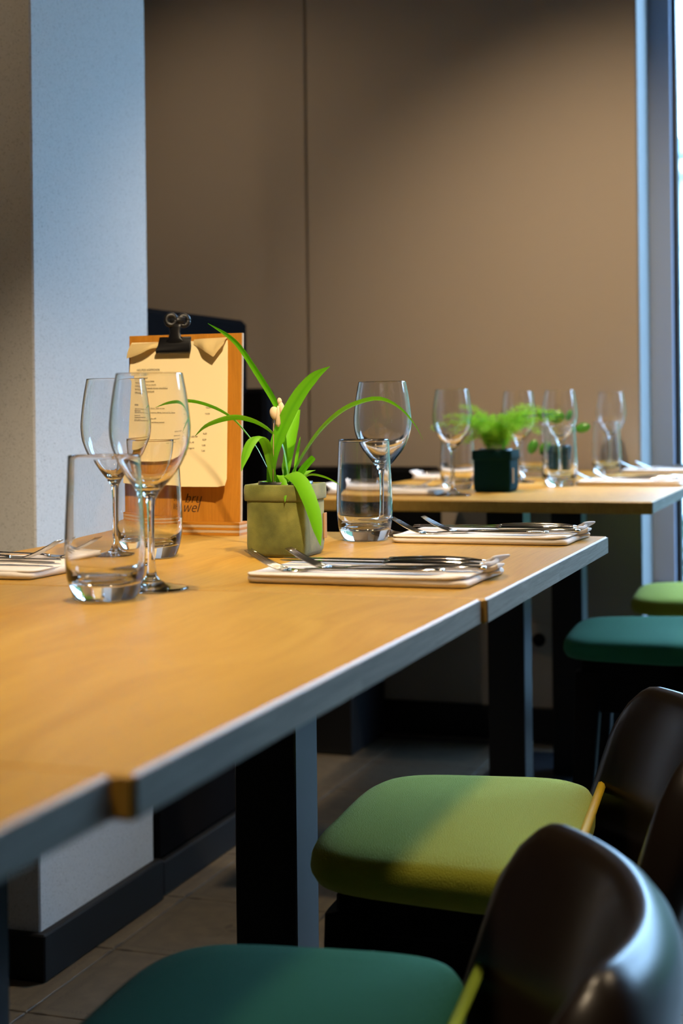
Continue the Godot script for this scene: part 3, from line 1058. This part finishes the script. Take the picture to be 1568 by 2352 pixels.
# ------------------------------------------------------------------ lamps
func downlight(x: float, z: float, label: String, e: float, angle: float, aim := Vector3.DOWN, soft := 0.8, size := 0.036) -> void:
	var t := thing("ceiling_spotlight", Vector3(x, 2.70, z))
	tag(t, label, "lamp", "ceiling spotlights")
	var st := begin()
	lathe(st, PackedVector2Array([Vector2(0, 0), Vector2(size + 0.009, 0), Vector2(size + 0.009, -0.11), Vector2(size + 0.006, -0.112), Vector2(size + 0.004, -0.108), Vector2(size + 0.004, -0.098), Vector2(0, -0.098)]), 32, true)
	put("housing", fin(st), M.black, t)
	st = begin()
	lathe(st, PackedVector2Array([Vector2(0, -0.0985), Vector2(size, -0.0985), Vector2(size, -0.102), Vector2(0, -0.102)]), 32, true)
	var em := mat(Color(1, 0.85, 0.62), 0.5)
	em.emission_enabled = true
	em.emission = Color(1.0, 0.82, 0.58)
	em.emission_energy_multiplier = 6.0 if size < 0.05 else 2.0
	put("lens", fin(st), em, t)
	var l := SpotLight3D.new()
	l.name = "beam"
	l.light_color = LAMP
	l.light_energy = e
	l.spot_angle = angle
	l.spot_angle_attenuation = soft
	l.spot_range = 12.0
	l.spot_attenuation = 2.0
	l.light_size = size
	l.shadow_enabled = true
	t.add_child(l)
	l.position = Vector3(0, -0.118, 0)
	l.basis = Basis.looking_at(aim, Vector3(0, 0, -1) if absf(aim.normalized().y) > 0.9 else Vector3.UP)

var LAMP := Color(1.0, 0.895, 0.74)

# ------------------------------------------------------------------ the scene
func _ready() -> void:
	rng.seed = 1
	# camera
	var cam := Camera3D.new()
	cam.name = "camera"
	add_child(cam)
	var ca := CameraAttributesPhysical.new()
	ca.frustum_focal_length = 50.0
	ca.frustum_focus_distance = 1.92
	ca.exposure_aperture = 5.0
	ca.frustum_near = 0.05
	ca.frustum_far = 200.0
	cam.attributes = ca
	cam.keep_aspect = Camera3D.KEEP_HEIGHT
	var near := 0.05
	cam.set_frustum(2.0 * near * 1176.0 / 3500.0, Vector2(0.0, -236.0 / 3500.0 * near), near, 200.0)
	cam.position = Vector3(0, EYE, 0)
	cam.basis = Basis(Vector3.UP, deg_to_rad(18.97)) * Basis(Vector3.BACK, -0.011)
	cam.current = true
	# sky and exposure
	var we := WorldEnvironment.new()
	we.name = "environment"
	var env := Environment.new()
	env.background_mode = Environment.BG_SKY
	var sky := Sky.new()
	var sm := ProceduralSkyMaterial.new()
	sm.sky_top_color = Color(0.64, 0.82, 1.0)
	sm.sky_horizon_color = Color(0.67, 0.85, 1.0)
	sm.sky_energy_multiplier = 1.0
	sm.ground_bottom_color = Color(0.12, 0.15, 0.16)
	sm.ground_horizon_color = Color(0.16, 0.20, 0.22)
	sky.sky_material = sm
	env.sky = sky
	env.background_energy_multiplier = 28.0
	env.tonemap_mode = Environment.TONE_MAPPER_LINEAR
	env.tonemap_exposure = 1.0
	env.sdfgi_enabled = true
	env.ssao_enabled = true
	env.ssil_enabled = true
	we.environment = env
	add_child(we)
	materials()
	# lamps over the tables
	downlight(0.25, -0.20, "ceiling spotlight nearest the aisle, tilted towards the menu board", 12.5, 12.0, Vector3(-1.13, -1.66, -1.80), 1.0)
	downlight(-0.71, -1.38, "ceiling spotlight above the middle of the near tables", 2.9, 27.0, Vector3(0.03, -1, 0.04), 1.0)
	downlight(-0.66, -0.42, "ceiling spotlight above the nearest table, left of the aisle", 3.0, 30.0, Vector3(0, -1, -0.12), 1.0)
	downlight(-1.80, -0.95, "ceiling spotlight on the left, turned to the plastered column", 0.9, 27.0, Vector3(0.06, -0.55, -1), 1.0)
	downlight(-0.72, -3.05, "ceiling spotlight above the fern pot", 3.2, 34.0, Vector3(0, -1, 0.12), 0.8)
	downlight(-0.50, -2.98, "ceiling spotlight tilted towards the taupe wall", 4.4, 38.0, Vector3(-0.12, -1.75, -1.20), 1.0)
	downlight(-1.90, -3.55, "ceiling spotlight above the black corner bench", 0.7, 66.0, Vector3(0.1, -1, -0.1), 1.0)
	downlight(0.40, -1.65, "wide ceiling lamp above the aisle beside the chairs", 2.9, 30.0, Vector3(-0.32, -1, 0), 1.0, 0.16)

	room()
	tables()
	seating()
	outside()
	menu_board()
	spider_plant()
	fern_plant()
	pilea_plant()
	tableware()
	for k in protos: protos[k].free()

func room() -> void:
	# floor of printed tiles on a grout bed
	var fl := struct("floor", box_mesh(Vector3(4.9, 0.06, 9.0)), M.grout, Vector3(0.15, -0.036, -0.2))
	fl.set_meta("label", "dark floor of beige tiles with worn leaf prints")
	var tm := _tile_mesh()
	for i in 11:
		for j in 15:
			var x := -1.43 + 0.30 * i
			var z := -4.09 + 0.30 * j
			put("tile", tm, M["tile%d" % ((i * 7 + j * 3) % 3)], fl, Vector3(x - 0.15, 0.036 - 0.006, z + 0.2))
	struct("ceiling", box_mesh(Vector3(4.9, 0.12, 9.0)), M.ceiling, Vector3(0.15, 2.76, -0.2))
	# back wall: two boards with an open joint; its end turns back to the window
	var wb := Node3D.new()
	wb.name = "wall_back"
	add_child(wb)
	wb.set_meta("kind", "structure")
	wb.set_meta("label", "taupe back wall with one fine upright joint")
	put("wall_panel", box_mesh(Vector3(0.79, 2.72, 0.26), 0.002), M.wall, wb, Vector3(-1.5925 - 0.395 - 0.0, 1.35, -4.45))
	put("wall_panel", box_mesh(Vector3(0.9845, 2.72, 0.26), 0.002), M.wall, wb, Vector3(-0.602 - 0.49225, 1.35, -4.45))
	put("joint", box_mesh(Vector3(0.02, 2.72, 0.2)), M.black, wb, Vector3(-1.5895, 1.35, -4.47))
	struct("baseboard_back", box_mesh(Vector3(1.75, 0.098, 0.014), 0.003), M.base, Vector3(-1.478, 0.050, -4.312))
	struct("wall_left", box_mesh(Vector3(0.12, 2.72, 9.0)), M.roomwall, Vector3(-2.28, 1.35, -0.2))
	struct("wall_right", box_mesh(Vector3(0.12, 2.72, 9.0)), M.roomwall, Vector3(2.58, 1.35, -0.2))
	struct("wall_front", box_mesh(Vector3(4.9, 2.72, 0.12)), M.roomwall, Vector3(0.15, 1.35, 4.2))
	# window wall at the far end
	struct("trim_1", box_mesh(Vector3(0.081, 2.72, 0.10), 0.002), M.jamb, Vector3(-0.5725, 1.35, -4.595))
	struct("trim_2", box_mesh(Vector3(1.70, 2.72, 0.10)), M.casing, Vector3(-1.465, 1.35, -4.64))
	var win := Node3D.new()
	win.name = "window_1"
	add_child(win)
	win.set_meta("kind", "structure")
	win.set_meta("label", "full-height window with dark frame at the right edge")
	for x in [-0.5245, 0.99, 2.49]:
		put("frame_post", box_mesh(Vector3(0.015 if x < 0 else 0.06, 2.62, 0.05), 0.002), M.frame, win, Vector3(x, 1.35, -4.60))
	for y in [0.02, 2.66]:
		put("frame_rail", box_mesh(Vector3(3.03, 0.06, 0.07), 0.002), M.frame, win, Vector3(0.99, y + 0.012, -4.60))
	for k in 2:
		put("pane", box_mesh(Vector3(1.50, 2.58, 0.006)), M.pane, win, Vector3([0.226, 1.74][k], 1.35, -4.60))
	struct("trim_3", box_mesh(Vector3(0.006, 2.72, 0.252), 0.001), M.returnface, Vector3(-0.5995, 1.35, -4.446))
	# column
	var col := Node3D.new()
	col.name = "column"
	add_child(col)
	col.set_meta("kind", "structure")
	col.set_meta("label", "rough-plastered square column behind the near tables")
	put("shaft", box_mesh(Vector3(0.44, 2.70, 0.435), 0.003), M.plaster, col, Vector3(-1.328 - 0.22, 1.35, -2.2675 - 0.2175))
	put("skirting", box_mesh(Vector3(0.455, 0.080, 0.460), 0.003), M.base, col, Vector3(-1.548 + 0.008, 0.041, -2.485))
	# wall socket below the far table
	var so := thing("wall_socket", Vector3(-0.884, 0.305, -4.32))
	tag(so, "small grey wall socket low on the taupe wall", "socket")
	put("cover_plate", box_mesh(Vector3(0.082, 0.060, 0.008), 0.002), M.wall, so, Vector3(0, 0, 0.004))
	var st := begin()
	lathe(st, PackedVector2Array([Vector2(0, 0.0035), Vector2(0.017, 0.0035), Vector2(0.019, 0.0), Vector2(0, 0)]), 24, true)
	put("outlet", fin(st), M.black, so, Vector3(-0.008, -0.012, 0.008), Vector3(PI / 2, 0, 0))

func _tile_mesh() -> ArrayMesh:
	# bevelled tile of 0.3 m; the print is laid once over its top
	var st := begin()
	st.set_smooth_group(FLAT)
	var h := 0.1488
	var b := 0.0012
	var top := [Vector3(-h + b, 0.0061, -h + b), Vector3(h - b, 0.0061, -h + b), Vector3(h - b, 0.0061, h - b), Vector3(-h + b, 0.0061, h - b)]
	var low := [Vector3(-h, 0.0049, -h), Vector3(h, 0.0049, -h), Vector3(h, 0.0049, h), Vector3(-h, 0.0049, h)]
	var bot := [Vector3(-h, 0, -h), Vector3(h, 0, -h), Vector3(h, 0, h), Vector3(-h, 0, h)]
	var uv := func(p: Vector3) -> Vector2: return Vector2(p.x / (2 * h) + 0.5, p.z / (2 * h) + 0.5)
	var c := Vector3(0, 0.003, 0)
	var quad := func(a: Vector3, b2: Vector3, c2: Vector3, d: Vector3) -> void:
		ctri(st, c, [a, b2, c2], [uv.call(a), uv.call(b2), uv.call(c2)])
		ctri(st, c, [a, c2, d], [uv.call(a), uv.call(c2), uv.call(d)])
	quad.call(top[0], top[1], top[2], top[3])
	for k in 4:
		var n := (k + 1) % 4
		quad.call(top[k], top[n], low[n], low[k])
		quad.call(low[k], low[n], bot[n], bot[k])
	return fin(st)

func tables() -> void:
	table(-0.712, -0.680, 0.035, 0.71, 0, "oak pedestal table nearest the viewer, mostly outside the left edge")
	table(-0.700, -1.400, -0.680, 0.71, 1, "middle oak pedestal table under the front tumbler")
	table(-0.6945, -2.115, -1.400, 0.71, 2, "oak pedestal table carrying the olive pot and menu board")
	table(-0.735, -3.600, -2.890, 0.71, 0, "far oak pedestal table carrying the fern pot")
	table(-0.735, -4.300, -3.600, 0.71, 1, "farthest oak pedestal table, against the taupe wall")

func seating() -> void:
	chair(Vector3(-0.425, 0, -1.050), deg_to_rad(4), M.emerald, M.lime, "dark green chair nearest the viewer, blue-lit rounded backrest")
	chair(Vector3(-0.430, 0, -1.690), deg_to_rad(3.6), M.olive, M.yellow, "light olive-green chair with yellow piping at the near tables")
	chair(Vector3(-0.440, 0, -3.210), deg_to_rad(3.6), M.emerald, M.lime, "emerald green chair at the far table")
	chair(Vector3(-0.402, 0, -3.900), deg_to_rad(3.6), M.olive, M.yellow, "light green chair farthest away, near the window")
	# black benches beyond the column
	var b := thing("corner_bench", Vector3(-1.66, 0, -3.12))
	tag(b, "black high-backed bench beyond the column", "bench")
	put("seat_base", box_mesh(Vector3(0.60, 0.33, 0.78), 0.006), M.leather, b, Vector3(0.03, 0.235, 0))
	put("plinth", box_mesh(Vector3(0.62, 0.068, 0.78), 0.003), M.base, b, Vector3(0.03, 0.035, 0))
	put("seat_cushion", box_mesh(Vector3(0.44, 0.08, 0.76), 0.015), M.leather, b, Vector3(-0.08, 0.44, 0))
	put("backrest", box_mesh(Vector3(0.10, 0.98, 0.78), 0.012), M.leather, b, Vector3(0.16, 0.693, 0.0))
	put("armrest", box_mesh(Vector3(0.17, 0.60, 0.06), 0.010), M.leather, b, Vector3(0.178, 0.714, -0.40))
	var c := thing("wall_bench", Vector3(-1.42, 0, -4.10))
	tag(c, "low black bench along the taupe wall behind the far tables", "bench")
	put("backrest", box_mesh(Vector3(0.50, 0.40, 0.09), 0.012), M.leather, c, Vector3(0.0, 0.59, -0.155))
	put("seat", box_mesh(Vector3(0.50, 0.10, 0.36), 0.012), M.leather, c, Vector3(0.0, 0.39, -0.02))
	put("plinth", box_mesh(Vector3(0.32, 0.33, 0.30), 0.004), M.base, c, Vector3(-0.09, 0.166, -0.04))

func outside() -> void:
	struct("trim_ground", box_mesh(Vector3(40, 0.1, 30)), M.asphalt, Vector3(0, -0.20, -19.8))
	var h := thing("neighbour_house", Vector3(1.0, -0.15, -17.0))
	tag(h, "pale house with dark slate roof outside the window", "house")
	put("wall", box_mesh(Vector3(7.4, 3.35, 4.0), 0.01), M.render, h, Vector3(0, 1.675, 0))
	for k in 5:
		put("siding_joint", box_mesh(Vector3(7.42, 0.02, 4.02), 0.004), M.casing, h, Vector3(0, 0.55 + 0.52 * k, 0))
	put("fascia", box_mesh(Vector3(8.0, 0.14, 4.6), 0.01), M.fascia, h, Vector3(0, 3.40, 0))
	var st := begin()
	st.set_smooth_group(FLAT)
	var ctr := Vector3(0, 3.7, 0)
	var e := [Vector3(-4.1, 3.47, -2.4), Vector3(4.1, 3.47, -2.4), Vector3(4.1, 3.47, 2.4), Vector3(-4.1, 3.47, 2.4)]
	var r := [Vector3(-2.9, 4.05, 0), Vector3(2.9, 3.75, 0)]
	for f in [[e[0], e[1], r[1]], [e[0], r[1], r[0]], [e[3], e[2], r[1]], [e[3], r[1], r[0]], [e[0], e[3], r[0]], [e[1], e[2], r[1]], [e[0], e[1], e[2]], [e[0], e[2], e[3]]]:
		ctri(st, ctr, f, [Vector2.ZERO, Vector2.RIGHT, Vector2.ONE])
	put("roof", fin(st), M.slate, h)
	for x in [-2.2, 0.2, 2.4]:
		var w := put("window", box_mesh(Vector3(0.9, 1.1, 0.06), 0.01), M.fascia, h, Vector3(x, 1.9, 2.02))
		put("pane", box_mesh(Vector3(0.8, 1.0, 0.02)), M.frame, w, Vector3(0, 0, 0.03))
	# unseen hedge, added to keep low sky light out of the room
	for q in [[Vector3(7.8, -0.15, -9.0), Vector3(16.6, 3.1, 1.0), "unseen hedge added outside the far window to block low sky light"]]:
		var hd := thing("added_hedge", q[0])
		tag(hd, q[2], "hedge")
		var hs := begin()
		rng.seed = 99
		var sz: Vector3 = q[1]
		box(hs, Vector3(0, sz.y / 2.0, 0), sz * Vector3(0.97, 0.985, 0.9), 0.08)
		hs.set_smooth_group(FLAT)
		for k in 5000:
			var p := Vector3(rng.randf_range(-0.5, 0.5) * sz.x, rng.randf_range(0.0, 1.0) * sz.y, rng.randf_range(-0.5, 0.5) * sz.z)
			match k % 3:
				0: p.z = signf(p.z) * sz.z * 0.46
				1: p.x = signf(p.x) * sz.x * 0.487
				2: p.y = sz.y * 0.99
			var a := Vector3(rng.randf_range(-1, 1), rng.randf_range(-1, 1), rng.randf_range(-1, 1)).normalized() * 0.07
			var w := a.cross(Vector3(0.3, 1, 0.2)).normalized() * 0.035
			for v in [p - a, p + w, p + a, p - a, p + a, p - w]:
				hs.set_uv(Vector2.ZERO)
				hs.add_vertex(v)
		put("foliage", fin(hs), M.hedge, hd)
	# shrub by the window
	var s := thing("shrub", Vector3(-0.62, -0.15, -8.0))
	tag(s, "green leafy shrub outside, low behind the window", "shrub")
	st = begin()
	rng.seed = 77
	for k in 1500:
		var d := Vector3(rng.randf_range(-1, 1), rng.randf_range(-1, 1), rng.randf_range(-1, 1))
		if d.length() > 1.0: continue
		var p := Vector3(0, 0.30, 0) + d * Vector3(0.55, 0.30, 0.4)
		var a := Vector3(rng.randf_range(-1, 1), rng.randf_range(-1, 1), rng.randf_range(-1, 1)).normalized() * 0.035
		var q := a.cross(Vector3(0.3, 1, 0.2)).normalized() * 0.018
		for v in [p - a, p + q, p + a, p - a, p + a, p - q]:
			st.set_uv(Vector2.ZERO)
			st.add_vertex(v)
	M.hedge.cull_mode = BaseMaterial3D.CULL_DISABLED
	put("foliage", fin(st), M.hedge, s)
	put("stem", tube_mesh([Vector3(0, -0.02, 0), Vector3(0.02, 0.2, 0), Vector3(0, 0.4, 0.02)], [0.03, 0.022, 0.01], 8), M.stickwood, s)

func tableware() -> void:
	glass("tumbler", -0.6923, -1.3112, "front tumbler, largest in view, on the near table")
	glass("wine", -0.6848, -1.3952, "tall wine glass directly behind the front tumbler")
	glass("wine", -0.8290, -1.6000, "wine glass on the left, just behind the front one, before the menu")
	glass("tumbler", -0.8340, -1.7000, "tumbler standing between the front wine glass and the menu board")
	glass("tumbler", -0.6505, -1.9854, "tumbler right of the olive pot")
	glass("wine", -0.6480, -2.0640, "wine glass behind the tumbler right of the olive pot")
	glass("wine", -0.8047, -3.0410, "wine glass left of the fern pot on the far table")
	glass("tumbler", -0.8530, -3.2650, "tumbler behind the wine glass left of the fern")
	glass("tumbler", -0.6560, -3.4300, "tumbler right of the fern, before the round-leaved plant")
	glass("wine", -0.6750, -3.5300, "wine glass behind the tumbler before the round-leaved plant")
	glass("wine", -0.7850, -3.5850, "wine glass close behind the fern pot's right side")
	glass("tumbler", -0.8120, -3.8800, "tumbler half hidden behind the fern pot")
	glass("tumbler", -0.6540, -4.0700, "farthest tumbler, before the blue wall edge")
	glass("wine", -0.6600, -4.1900, "farthest wine glass, behind the farthest tumbler")
	setting(Vector3(-0.492, TOP, -1.545), 0.0, "in front of the olive pot")
	setting(Vector3(-0.482, TOP, -2.030), 0.0, "at the far right corner of the near tables")
	setting(Vector3(-0.965, TOP, -1.515), PI, "at the left edge beside the column")
	setting(Vector3(-0.505, TOP, -3.525), 0.0, "right on the far table before the second plant")
	setting(Vector3(-0.500, TOP, -4.170), 0.0, "on the farthest table beside the window")
	setting(Vector3(-0.955, TOP, -3.100), PI, "on the far table behind the right-hand tumbler")
	setting(Vector3(-0.955, TOP, -3.740), PI, "at the farthest table's left edge by the bench")
